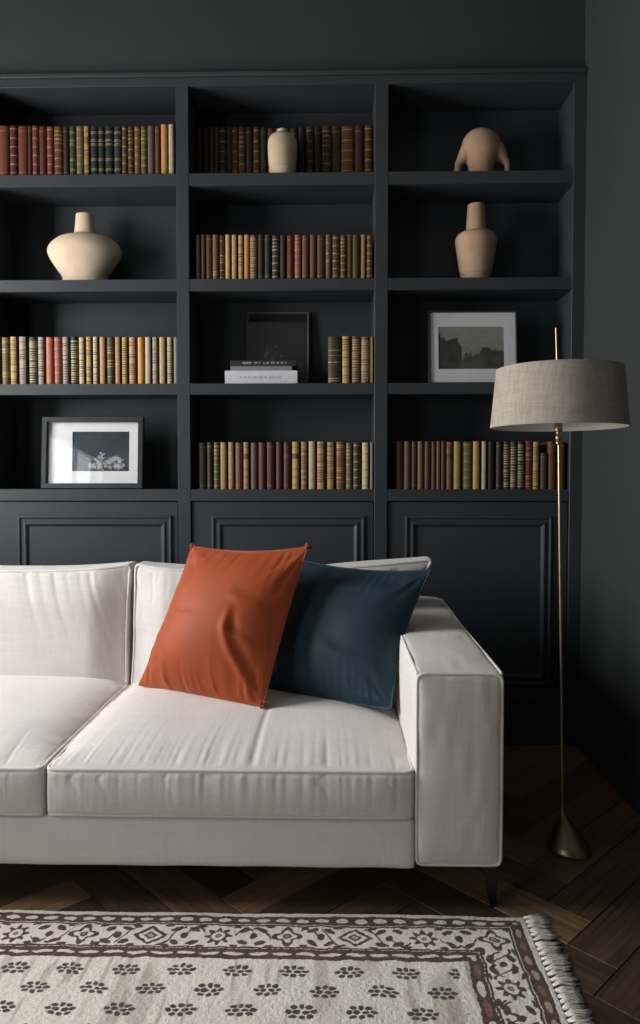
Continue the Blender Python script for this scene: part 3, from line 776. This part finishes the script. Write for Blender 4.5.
def soft_box(name, b, r, deform, mat, parent, cell=.009, loops=(), pr=.0045, pmat=None):
    lo, hi = np.array(b[::2], float), np.array(b[1::2], float)
    P, Fc = lattice(*b, cell)
    Q, nn = roundbox(P, lo, hi, r)
    Q = deform(Q, nn)
    me = bpy.data.meshes.new(name); me.from_pydata(Q.tolist(), [], Fc.tolist()); me.update(); me.materials.append(mat); me.shade_smooth()
    o = bpy.data.objects.new(name, me); C.objects.link(o); put(o, parent)
    if loops:
        m = MB()
        for pts, closed in loops:
            pts = np.array(pts, float); out = []
            # corner-rounded and resampled path
            K = len(pts); segs = K if closed else K-1
            for i in range(segs):
                a, c = pts[i], pts[(i+1) % K]; L = np.linalg.norm(c-a); n = max(3, int(L/.012))
                for k in range(n):
                    out.append(a+(c-a)*k/n)
            if not closed: out.append(pts[-1])
            out = np.array(out)
            for _ in range(3):
                sm = (np.roll(out, 1, 0)+out*2+np.roll(out, -1, 0))/4
                if not closed: sm[0], sm[-1] = out[0], out[-1]
                out = sm
            R, n2 = roundbox(out, lo, hi, r)
            n2 = n2*0
            R2 = deform(R, np.zeros_like(R))
            m.tube(R2.tolist(), pr, 8, closed)
        pp = m.build('piping', pmat or PIPING, None, smooth=True); pp.parent = o
    return o

sofa = empty('sofa', (-.78, 2.5, 0)); tag(sofa, 'pale linen two-seat sofa with square arms and piped edges', 'sofa')
YFR = 1.946
AX0, AX1 = at(415.5, 760, YFR).x, at(503.5, 760, YFR).x
AZ0, AZ1 = at(460, 867, YFR).z, at(460, 673, YFR).z
XS = at(45, 790, YFR).x                       # seam between the seats
YBK_S = 3.09
XLFT = 2*XS-AX1                              # sofa is symmetrical
def arm(x0, x1, inner_sign):
    cx, hx = (x0+x1)/2, (x1-x0)/2
    def df(P, n):
        x, y, z = P.T.copy()
        a = (x-cx)/hx; b = (y-YFR)/(YBK_S-YFR); c = (z-AZ0)/(AZ1-AZ0)
        up = sst(.9, 1, c)
        z = z+up*(.010*(1-a**2)*np.minimum(1, (b*8)) + .012*sst(.5, 1, b))
        fr = sst(.03, 0, b)
        y = y-fr*.010*(1-a**4)*np.clip(1-(2*c-1)**6, 0, 1)
        side = np.sign(a)*sst(.85, 1, np.abs(a))*.008*np.clip(1-(2*c-1)**4, 0, 1)*np.clip(1-(2*b-1)**8, 0, 1)
        x = x+side
        w = .0022*vn(x*9, y*9, z*9, seed=11)+.0012*vn(x*40, y*14, z*14, seed=13)
        P2 = np.stack([x, y, z], 1)+n*w[:, None]
        return P2
    r = .016; e = .004
    fl = [(x0+e, YFR+e, AZ0+e), (x1-e, YFR+e, AZ0+e), (x1-e, YFR+e, AZ1-e), (x0+e, YFR+e, AZ1-e)]
    bl = [(p[0], YBK_S-e, p[2]) for p in fl]
    soft_box('armrest', (x0, x1, YFR, YBK_S, AZ0, AZ1), r, df, LINEN, sofa, .011,
        [(fl, True), (bl, True), ([fl[3], bl[3]], False), ([fl[2], bl[2]], False)], .0052)
arm(AX0, AX1, -1); arm(XLFT, XLFT+(AX1-AX0), 1)
SX0, SX1 = XLFT+(AX1-AX0), AX0
BZ1 = at(230, 817, YFR).z
def idf(P, n):
    x, y, z = P.T; w = .0015*vn(x*10, y*10, z*10, seed=21)
    return P+n*w[:, None]
# base rail
soft_box('base', (SX0, SX1, YFR-.005, YBK_S-.01, AZ0-.006, BZ1), .008, idf, LINEN, sofa, .014)
m = MB(); m.tube([(at(37, 840, YFR).x, YFR-.003, AZ0+.004), (at(37, 840, YFR).x, YFR-.003, BZ1-.004)], .0012, 6); m.build('base_seam', PIPING, sofa)
soft_box('backrest', (SX0, SX1, 2.97, YBK_S-.002, BZ1-.01, .68), .02, idf, LINEN, sofa, .016)
# seat cushions
CZ0, CZ1 = BZ1+.001, at(230, 769.5, YFR).z
def seat(x0, x1, seed, crease=None):
    y0, y1 = YFR-.006, 2.86
    cx, hx, cz, hz = (x0+x1)/2, (x1-x0)/2, (CZ0+CZ1)/2, (CZ1-CZ0)/2
    def df(P, n):
        x, y, z = P.T.copy()
        a = (x-cx)/hx; b = (y-y0)/(y1-y0); c = (z-cz)/hz
        top = sst(.5, 1, c)
        edge = (1-a**6)*np.clip(1-(1-np.clip(b*3.2, 0, 1))**2.2, 0, 1)
        z = z+top*.047*edge-top*.012*sst(.6, 1, b)
        fr = sst(.05, .0, b)
        y = y-fr*.014*np.clip(1-c**2, 0, 1)*(1-a**8)
        # gathered cloth along the front seam
        rid = lambda q, sd, pw: np.clip(1-np.abs(vn(q, 0, 0, seed=sd)), 0, 1)**pw
        g = .5-rid(x*15+.4*vn(z*30, 0, 0, seed=3), seed, 9)-.7*rid(x*27, seed+1, 9)+.35*vn(x*70, 0, 0, seed=seed+9)
        drift = x+.12*(y-y0)*vn(x*3, 0, 0, seed=seed+5)
        gt = .5-rid(drift*15, seed, 9)-.7*rid(drift*27, seed+1, 9)+.35*vn(drift*70, 0, 0, seed=seed+9)
        amp_x = .45+.75*np.clip(vn(x*3.3+2, 0, 0, seed=seed+2)+.4, 0, 1.2)
        on_top = top*(1-fr)
        w_top = gt*.0105*amp_x*np.exp(-(np.maximum(y-y0, 0)/(.09+.07*np.abs(vn(x*9, 0, 0, seed=seed+12))))**1.5)*sst(0, .02, y-y0)
        w_fr = g*.0105*amp_x*np.exp(-(1-np.clip(c, -1, 1))*hz/.06)*sst(1, .75, c)
        z = z+on_top*w_top
        y = y-fr*w_fr
        # side seam gathers on the top
        de = np.minimum(x-x0, x1-x); gs = vn(0, y*34, de*8, seed=seed+7)+.5*vn(0, y*70, 0, seed=seed+8)
        z = z+on_top*gs*.0055*np.exp(-de/.05)*sst(0, .015, de)
        z = z+on_top*.004*vn(x*5, y*5, 0, seed=seed+3)
        if crease is not None:
            z = z-on_top*.0035*np.exp(-((x-crease-.02*(y-y0))/.009)**2)*sst(.0, .02, y-y0)*sst(.6, .3, y-y0)
        return np.stack([x, y, z], 1)
    r = .014; e = .003
    tl = [(x0+e, y0+e, CZ1-e), (x1-e, y0+e, CZ1-e), (x1-e, y1-e, CZ1-e), (x0+e, y1-e, CZ1-e)]
    bl = [(p[0], p[1], CZ0+e) for p in tl]
    soft_box('seat_cushion', (x0, x1, y0, y1, CZ0, CZ1), r, df, LINEN, sofa, .0055, [(tl, True), (bl, True)], .0056)
seat(XS+.003, SX1-.003, 40, crease=at(256, 750, YFR+.1).x)
seat(SX0+.003, XS-.003, 60)
# back cushions
def backc(x0, x1, seed, flare):
    y0, y1, z0, z1 = 2.735, 2.915, at(120, 689, 2.74).z, at(135, 563, 2.80).z-.03
    cx, hx = (x0+x1)/2, (x1-x0)/2; cy, hy = (y0+y1)/2, (y1-y0)/2
    def df(P, n):
        x, y, z = P.T.copy()
        a = (x-cx)/hx; b = (y-cy)/hy; c = (z-z0)/(z1-z0)
        ends = np.clip(1-a**6, 0, 1)*np.clip(1-(2*c-1)**4, 0, 1)
        y = y+np.sign(b)*sst(.4, 1, np.abs(b))*.028*ends
        # thin towards the side seams and the top
        thin = 1-.30*sst(.7, 1, np.abs(a))-.15*sst(.7, 1, c)
        y = cy+(y-cy)*thin
        z = z+sst(.5, 1, c)*(.026*np.abs(a)**3)
        x = x-.006*np.sign(a)*np.clip(1-(2*c-1)**2, 0, 1)*sst(.8, 1, np.abs(a))
        de = z1-z; drift = x-.35*de*(1 if seed == 80 else .2)
        rid = lambda q, sd, pw: np.clip(1-np.abs(vn(q, 0, 0, seed=sd)), 0, 1)**pw
        g = rid(drift*12, seed, 8)+.5*rid(drift*25, seed+1, 8)-.3
        fr = sst(-.3, -.9, b)
        y = y+fr*g*.010*np.exp(-de/.11)*sst(0, .02, de)
        ds = np.minimum(x-x0, x1-x); g2 = vn(0, 0, z*26, seed=seed+3)
        y = y-fr*g2*.006*np.exp(-ds/.07)*sst(0, .02, ds)
        y = y-fr*.004*vn(x*6, 0, z*6, seed=seed+4)
        if flare:
            x = x+flare*sst(.55, 1.0, a)*sst(.62, 1, c); z = z+.022*sst(.3, 1, a)*sst(.6, 1, c)
        y = y+(z-z0)*.13
        return np.stack([x, y, z], 1)
    e = .004
    fl = [(x0+e, y0+e, z0+e), (x1-e, y0+e, z0+e), (x1-e, y0+e, z1-e), (x0+e, y0+e, z1-e)]
    bl = [(p[0], y1-e, p[2]) for p in fl]
    soft_box('back_cushion', (x0, x1, y0, y1, z0, z1), .022, df, LINEN, sofa, .008, [(fl, True), (bl, True)], .0056)
backc(XS+.002, SX1-.004, 90, .175)
backc(SX0+.004, XS-.004, 80, 0)
# legs: tapered blades under each corner
for (lx, s) in ((AX1-.010, -1), (XLFT+.010, 1)):
    for ly in (YFR+.02, YBK_S-.07):
        m = MB(); w = .040*s; wb = .018*s
        vs = [(lx, ly, AZ0+.001), (lx+w, ly, AZ0+.001), (lx+w, ly+.05, AZ0+.001), (lx, ly+.05, AZ0+.001),
              (lx, ly+.004, .0), (lx+wb, ly+.004, .0), (lx+wb, ly+.026, .0), (lx, ly+.026, .0)]
        md = [((a[0]*.45+b[0]*.55) if i in (0, 3) else (a[0]*.3+b[0]*.7), a[1]*.4+b[1]*.6, a[2]*.5+b[2]*.5) for i, (a, b) in enumerate(zip(vs[:4], vs[4:]))]
        V = vs[:4]+md+vs[4:]
        fs = [(0, 1, 2, 3), (8, 9, 10, 11)]
        for r0 in (0, 4):
            for k in range(4): fs.append((r0+k, r0+(k+1) % 4, r0+4+(k+1) % 4, r0+4+k))
        m.add(V, fs); m.build('leg', DARKMETAL, sofa)

# ---------------------------------------------------------------- throw pillows
def pillow(name, label, cor, T, mat, trim, seed, pinch, folds, knots, sag=.0):
    BL, BR, TR, TL = [np.array(c) for c in cor]
    n = 110; g = np.linspace(-1, 1, n)
    g = np.sign(g)*(1-(1-np.abs(g))**1.25)
    U, V = np.meshgrid(g, g)
    pb, prr, pt, pl = pinch
    def base(u, v):
        # edges curve in between the corners
        ku = np.where(u > 0, prr, pl); kv = np.where(v > 0, pt, pb)
        uu = u*(1-ku*(1-v**2)*np.abs(u)); vv = v*(1-kv*(1-u**2)*np.abs(v))
        a, b = (uu+1)/2, (vv+1)/2
        return ((1-a)*(1-b))[..., None]*BL+(a*(1-b))[..., None]*BR+(a*b)[..., None]*TR+((1-a)*b)[..., None]*TL
    nrm = np.cross(BR-BL, TL-BL); nrm = nrm/np.linalg.norm(nrm)
    if nrm[1] > 0: nrm = -nrm
    def thick(u, v):
        return T*np.power(np.clip(1-np.abs(u)**2.3, 0, 1), .7)*np.power(np.clip(1-np.abs(v)**2.3, 0, 1), .7)*(1-.16*v)
    def wrinkle(u, v):
        du, dv = 1-np.abs(u), 1-np.abs(v)
        w = .010*(np.clip(1-np.abs(vn(u*7+.9*v, 0, 0, seed=seed)), 0, 1)**4-.3)*np.exp(-dv/.25)*(.3+np.clip(-v, 0, 1))
        w += .0045*vn(u*19+.5*v, 0, 0, seed=seed+1)*np.exp(-dv/.18)
        w += .0045*vn(0, v*9-.8*u, 0, seed=seed+2)*np.exp(-du/.28)
        # pulls running in from the corners
        for (cu, cv) in ((-1, -1), (1, -1), (1, 1), (-1, 1)):
            r = np.hypot(u-cu, v-cv); th = np.arctan2(v-cv, u-cu)
            w += .0040*vn(th*5+cu, cv*3, 0, seed=seed+3)*np.exp(-((r-.35)/.35)**2)
        w += .004*vn(u*2.2, v*2.2, 0, seed=seed+4)
        for (u0, v0, u1, v1, amp, wd) in folds:
            d = np.array([u1-u0, v1-v0]); L = np.hypot(*d); d = d/L
            s = (u-u0)*d[0]+(v-v0)*d[1]; t = -(u-u0)*d[1]+(v-v0)*d[0]
            t = t+.05*np.sin(s*5)
            w += amp*(np.exp(-(t/wd)**2)-.7*np.exp(-((t-1.7*wd)/(wd*1.2))**2))*sst(-.1, .25, s)*sst(L+.1, L-.2, s)
        return w*np.clip(np.minimum(du, dv)*7, 0, 1)
    B = base(U, V); th = thick(U, V); wr = wrinkle(U, V)
    front = B+(th+wr)[..., None]*nrm; back = B-(th*.8)[..., None]*nrm
    vs = front.reshape(-1, 3).tolist(); off = len(vs)
    bmap = np.arange(n*n).reshape(n, n).copy()
    k = off; add = []
    for j in range(1, n-1):
        for i in range(1, n-1):
            bmap[j, i] = k; add.append(back[j, i].tolist()); k += 1
    vs += add; idf_ = np.arange(n*n).reshape(n, n); fs = []
    for j in range(n-1):
        for i in range(n-1):
            fs.append((idf_[j, i], idf_[j, i+1], idf_[j+1, i+1], idf_[j+1, i]))
            fs.append((bmap[j, i], bmap[j+1, i], bmap[j+1, i+1], bmap[j, i+1]))
    m = MB(); m.v = vs; m.f = [[int(q) for q in f] for f in fs]; m.mi = [0]*len(fs)
    o = m.build(name, mat, smooth=True)
    m = MB(); t = np.linspace(-1, 1, 60)[:-1]; one = np.ones_like(t)
    loop = np.concatenate([base(t, -one), base(one, t), base(-t, one), base(-one, -t)])
    m.tube(loop.tolist(), .0032, 7, True)
    rng = random.Random(seed)
    for c in knots:
        P0 = [BL, BR, TR, TL][c]
        for q in range(9):
            a = Vector(P0)+Vector((rng.uniform(-.010, .010), rng.uniform(-.006, .006), rng.uniform(-.008, .010)))
            b = a+Vector((rng.uniform(-.008, .008), rng.uniform(-.005, .005), rng.uniform(-.008, .008)))
            m.tube([a, (a+b)/2+Vector((.002, 0, .003)), b], .0035, 6)
    pp = m.build('corded_edge', trim, smooth=True)
    base_origin(o); pp.data.transform(Matrix.Translation(-o.location)); pp.parent = o
    tag(o, label, 'pillow', None)
    return o
A = lambda px, py, Y: at(px, py, Y)[:]
pillow('throw_pillow', 'burnt orange velvet pillow leaning in the middle of the sofa', [A(139, 685, 2.60), A(263, 706, 2.335), A(308, 547, 2.50), A(192, 546, 2.68)], .125, VORANGE, TRIMRED, 5,
    (.0, .03, .07, .05), [(.35, .10, .78, -.90, .009, .055), (.25, .32, .85, .22, .005, .06), (.3, -.1, .8, -.25, .005, .05), (-.8, .1, -.1, -.02, .003, .05)], (1, 2, 3))
pillow('throw_pillow', 'deep teal velvet pillow leaning behind the orange one by the arm', [A(254, 688, 2.60), A(391, 709, 2.31), A(431, 570, 2.50), A(291, 557, 2.71)], .105, VTEAL, TRIMTEAL, 25,
    (.0, .10, .10, .03), [(-.4, .72, .6, .62, .006, .09), (.0, -.25, .8, -.5, .005, .08)], ())

# ---------------------------------------------------------------- floor lamp
YL = 2.285
lb = at(569.5, 852, YL); lb.z = 0
lamp = empty('floor_lamp', lb); tag(lamp, 'slim brass floor lamp with a beige linen drum shade beside the sofa arm', 'lamp')
apex = at(562.5, 812, YL); prof = [(.001, 0), (.066, 0), (.0685, .003), (.0685, .010), (.066, .013), (.0655, .018)]
for k in range(1, 13):
    t = k/12; prof.append((.0655*(1-t)**1.12+.0062*t, .018+(apex.z-.018)*t))
prof.append((.0052, apex.z+.02)); prof.append((.0005, apex.z+.0201))
m = MB(); m.lathe(prof, 56, cap=False)
v2 = []
for (x, y, z) in m.v: v2.append((lb.x+x+(apex.x-lb.x)*min(1, z/apex.z)**1.2, YL+y, z))
m.v = v2; m.build('base', BRASS, lamp, smooth=True, angle=40)
sh_c = at(558.5, 400, YL); tip = at(556, 328, YL)
m = MB(); p0 = Vector((apex.x, YL, apex.z)); m.tube([p0, p0.lerp(sh_c, .35), p0.lerp(sh_c, .7), sh_c, tip], .005, 12, rads=[.0036, .0039, .0044, .0044, .0028]); m.build('pole', BRASS, lamp, smooth=True, angle=50)
sc = at(558.5, 428, YL); zb = at(558, 427.5, YL).z; ztp = at(558, 369, YL).z
m = MB(); zc = zb-.055
prof = [(.0052, zc), (.008, zc+.004), (.008, zc+.010), (.0062, zc+.013), (.0095, zc+.018), (.0105, zc+.026), (.0075, zc+.031), (.0075, zc+.040), (.0125, zc+.044), (.0125, zc+.066), (.009, zc+.072), (.009, zc+.10)]
m.lathe(prof, 24, sc.x, YL); m.build('socket', BRASS, lamp, smooth=True, angle=40)
r0, r1 = .968*(at(627, 428, YL).x-at(489.5, 428, YL).x)/2, .968*(at(622.5, 370, YL).x-at(495, 370, YL).x)/2
scx = at(558.2, 428, YL).x; scx1 = at(558.6, 370, YL).x
def shade_ring(r, z):
    f = (z-zb)/(ztp-zb); return f
m = MB(); prof = [(r0-.0015, zb), (r0, zb), (r0+.0008, zb+.004), (r0+.0002, zb+.008)]
for k in range(1, 10): t = k/10; prof.append((r0+(r1-r0)*t, zb+.008+(ztp-zb-.016)*t))
prof += [(r1-.0002, ztp-.008), (r1+.0006, ztp-.004), (r1, ztp), (r1-.0015, ztp)]
m.lathe(prof, 96, scx, YL, cap=False); shd = m.build('lamp_shade', SHADEM, lamp, smooth=True, angle=60)
m = MB(); m.lathe([(r0-.0016, zb+.0003), (r1-.0016, ztp-.0003)], 96, scx, YL, cap=False); ln = m.build('liner', LINER, None, smooth=True); ln.parent = shd
m = MB()
for k in range(3):
    a = k*2*math.pi/3+.4; m.tube([(scx, YL, ztp-.012), (scx+(r1-.002)*math.cos(a), YL+(r1-.002)*math.sin(a), ztp-.006)], .0018, 6)
m.lathe([(.012, ztp-.016), (.012, ztp-.009)], 16, scx, YL); m.build('spider', BRASS, lamp, smooth=True, angle=50)

# ---------------------------------------------------------------- rug
RX1, RY1 = at(570, 1024, 1.53).x, at(320, 914, 1.9).z
RY1 = 1.915; RX0, RY0 = -1.95, .35
sc_ = at(570.5, 1023, 1.535); RX1 = sc_.x
CRM = L3(232, 224, 212); BRN = L3(84, 62, 50); TPE = L3(92, 80, 72); RED = L3(134, 96, 78); TAN_ = L3(170, 146, 122)
def rug_col(x, y):
    wx = x+.0035*vn(x*28, y*28, seed=71)+.0015*vn(x*90, y*90, seed=72); wy = y+.0035*vn(x*28, y*28, seed=73)+.0015*vn(x*90, y*90, seed=74)
    dr, dt = RX1-wx, RY1-wy; dl, db = wx-RX0, wy-RY0
    d = np.minimum(np.minimum(dr, dt), np.minimum(dl, db))
    vert = (np.minimum(dr, dl) < np.minimum(dt, db))
    tt = np.where(vert, wy-RY1, wx-RX1)          # distance along the border
    base = mixc(CRM*.94, CRM*1.05, np.clip(vn(x*160, y*8, seed=75)*.5+.5, 0, 1))
    # streaks in the field's ground
    st = sst(.1, .7, vn(x*30, y*5, seed=76))*.4+sst(.4, .8, vn(x*75, y*9, seed=77))*.5
    K = mixc(base, L3(150, 136, 118), np.clip(st, 0, .6)*(d > .19))
    brown = BRN*(1+.25*vn(x*60, y*60, seed=78))[:, None]
    def paint(K, mask, col): return mixc(K, col, np.clip(mask, 0, 1).astype(float))
    # outer guard .020-.056
    g1 = (d > .019)&(d < .053); K = paint(K, g1, brown)
    ph = np.mod(tt, .052)/.052
    blob = (np.abs(ph-.5)/.34)**2+((d-.036)/.0075)**2 < 1
    colr = np.where((np.mod(np.floor(tt/.052), 3) == 0)[:, None]&vert[:, None], RED, np.where(vert[:, None], TAN_*1.15, CRM*.95))
    K = np.where((g1 & blob)[:, None], colr, K)
    # inner guard .150-.186
    g2 = (d > .152)&(d < .190); K = paint(K, g2, brown)
    ph2 = np.mod(tt+.013, .060)/.060
    blob2 = (np.abs(ph2-.5)/.42)**2+((d-.171)/np.where(vert, .0095, .0055))**2 < 1
    colr2 = np.where((np.mod(np.floor((tt+.013)/.06), 2) == 0)[:, None]&vert[:, None], RED, CRM*.92)
    K = np.where((g2 & blob2)[:, None], colr2, K)
    # main band .056-.150: medallions, rosettes, leaves and a running vine
    mb = (d >= .053)&(d <= .152); e = (d-.103)/.046; per = .176
    q = np.mod(tt+.02, per)/per*2-1; cell = np.floor((tt+.02)/per)
    a = q*per/2/.046                                  # same unit as e
    th = np.arctan2(e, a); rr = np.hypot(a, e)
    typ = np.mod(cell, 3)
    dia = np.abs(a)/1.02+np.abs(e)/.80
    m1 = ((dia < 1.0)&(dia > .70))|((dia < .42)&(dia > .2))
    flw = rr < .62+.16*np.cos(8*th); m2 = (flw & (rr > .36))|(rr < .16)
    m3 = ((rr < .66+.2*np.cos(4*th))&(rr > .42+.12*np.cos(4*th)))|((rr < .22))
    med = np.where(typ == 0, m1, np.where(typ == 1, m2, m3))
    leaf = np.zeros_like(med)
    for (la, le, an, l1, l2) in ((1.42, .55, .5, .34, .18), (1.42, -.55, -.5, .34, .18), (-1.42, .55, -.5, .34, .18), (-1.42, -.55, .5, .34, .18), (1.9, 0, 0, .20, .26), (-1.9, 0, 0, .20, .26),
                              (.95, .82, .1, .26, .1), (-.95, .82, -.1, .26, .1), (.95, -.82, -.1, .26, .1), (-.95, -.82, .1, .26, .1)):
        ca, sa = math.cos(an), math.sin(an); u = (a-la)*ca+(e-le)*sa; v = -(a-la)*sa+(e-le)*ca
        leaf = leaf | ((u/l1)**2+(v/l2)**2 < 1)
    vine = (np.abs(e-.74*np.sin(a*2.3+cell))<.10)|(vert & (np.abs(e+.6*np.sin(a*3.1+2*cell))<.09))
    ln_ = (np.abs(np.abs(e)-.97) < .07)
    K = paint(K, mb & (med | leaf | ln_ | (vine & (rr > .9))), brown)
    # corner: diagonal stripes of leaves
    cor = mb & (np.minimum(dr, dl) < .2)&(np.minimum(dt, db) < .2)
    # thin cream lines inside brown medallions' hearts
    K = np.where((mb & (rr < .10))[:, None], TAN_, K)
    # field motifs
    fld = d > .196
    rs, px_ = .065, .1345
    fy = (RY1-.233-wy); row = np.round(fy/rs); ly = fy-row*rs
    xo = at(17, 972, 1.69).x
    lx = np.mod(wx-xo-px_*(row*.09+.48*np.mod(row, 2))+px_/2, px_)-px_/2
    mot = np.zeros_like(fld)
    for (mx_, my_, l1, l2) in ((-.017, -.0125, .0075, .0042), (0, -.0145, .0058, .0052), (.016, -.0125, .008, .0042), (-.028, -.001, .0072, .0040), (-.0115, -.0005, .0078, .0040), (.009, .0005, .0080, .0038), (.0265, -.001, .008, .0040),
                                 (-.019, .0115, .0080, .0040), (.0, .0135, .0070, .0046), (.0185, .0115, .0078, .0042)):
        mot = mot | (((lx-mx_)/l1)**2+((ly-my_)/(l2*1.35))**2 < 1.1)
    okm = (RX1-x > .215)
    K = paint(K, fld & mot & okm, TPE*(1+.3*vn(x*80, y*80, seed=79))[:, None]*.75)
    return K
xs = np.concatenate([np.linspace(RX0, -1.0, 60)[:-1], np.linspace(-1.0, RX1, 760)])
ys2 = np.concatenate([np.linspace(RY0, 1.42, 60)[:-1], np.linspace(1.42, RY1, 300)])
def rug_pos(x, y):
    d = np.minimum(np.minimum(RX1-x, RY1-y), np.minimum(x-RX0, y-RY0))
    z = .011*sst(-.001, .006, d)+.0008*vn(x*140, y*140, seed=81)+.0009*vn(x*20, y*20, seed=82)+.0004
    # slightly uneven woven edge
    yy = y+np.where(RY1-y < .03, .0030*vn(x*7, 0, seed=83)+.0010*vn(x*30, 0, seed=84), 0)
    return np.stack([x, yy, np.maximum(z, .0005)], 1)
rug = grid_obj('rug', xs, ys2, rug_pos, rug_col, RUGM)
tag(rug, 'cream wool rug with brown patterned border and scattered flower motifs, fringed', 'rug')
FR = simple('cream_fringe_yarn', lin(240, 233, 222), .9, nscale=200, lo=.9, hi=1.1)
rng = random.Random(9)
nt_ = 84
for k in range(nt_):
    y = RY1-.008-k*(RY1-RY0-.02)/nt_
    m = MB(); Ln = rng.uniform(.055, .072); dirx = Vector((1, .32+rng.uniform(-.18, .18), 0)).normalized()
    for s_ in range(20):
        y_o = rng.uniform(-.006, .006); p0 = Vector((RX1-.004, y+y_o*.5, .0085+rng.uniform(-.002, .002)))
        sp = Vector((0, rng.uniform(-.017, .017), 0)); L_ = Ln*rng.uniform(.8, 1.1)
        p1 = p0+dirx*L_*.35+sp*.25+Vector((0, y_o*.3, .003)); p2 = p0+dirx*L_*.7+sp*.7; p2.z = .006; p3 = p0+dirx*L_+sp; p3.z = .0015+rng.random()*.004
        m.tube([p0, p1, p2, p3], .0016, 5, rads=[.0019, .0018, .0016, .0011])
    o = m.build('fringe_tassel', FR, rug, smooth=True); o.matrix_parent_inverse = Matrix.Identity(4)

# ---------------------------------------------------------------- light
w = bpy.data.worlds.new('World'); bpy.context.scene.world = w; w.use_nodes = True
bg = w.node_tree.nodes['Background']; bg.inputs[0].default_value = (.85, .92, 1.0, 1); bg.inputs[1].default_value = .3
def area(name, loc, rot, sx, sy, power, col):
    ld = bpy.data.lights.new(name, 'AREA'); ld.shape = 'RECTANGLE'; ld.size = sx; ld.size_y = sy; ld.energy = power; ld.color = col
    o = bpy.data.objects.new(name, ld); C.objects.link(o); o.location = loc; o.rotation_euler = rot
    return o
# daylight pressed against the outside of each window
area('window_daylight', (XL-.2, (WY0+WY1)/2, (WZ0+WZ1)/2), (0, -math.pi/2, 0), WZ1-WZ0, WY1-WY0, 172, (1.0, .985, .97))
area('window_daylight', (XL-.2, (VY0+VY1)/2, (VZ0+VZ1)/2), (0, -math.pi/2, 0), VZ1-VZ0, VY1-VY0, 50, (.95, .98, 1.0))

sc0 = bpy.context.scene
sc0.view_settings.view_transform = 'Standard'; sc0.view_settings.look = 'None'; sc0.view_settings.gamma = 1
sc0.view_settings.use_curve_mapping = False; sc0.view_settings.exposure = 0.0
sc0.cycles.use_denoising = True
try: sc0.cycles.denoiser = 'OPENIMAGEDENOISE'
except Exception: pass
sc0.cycles.max_bounces = 8; sc0.cycles.diffuse_bounces = 4; sc0.cycles.transparent_max_bounces = 12
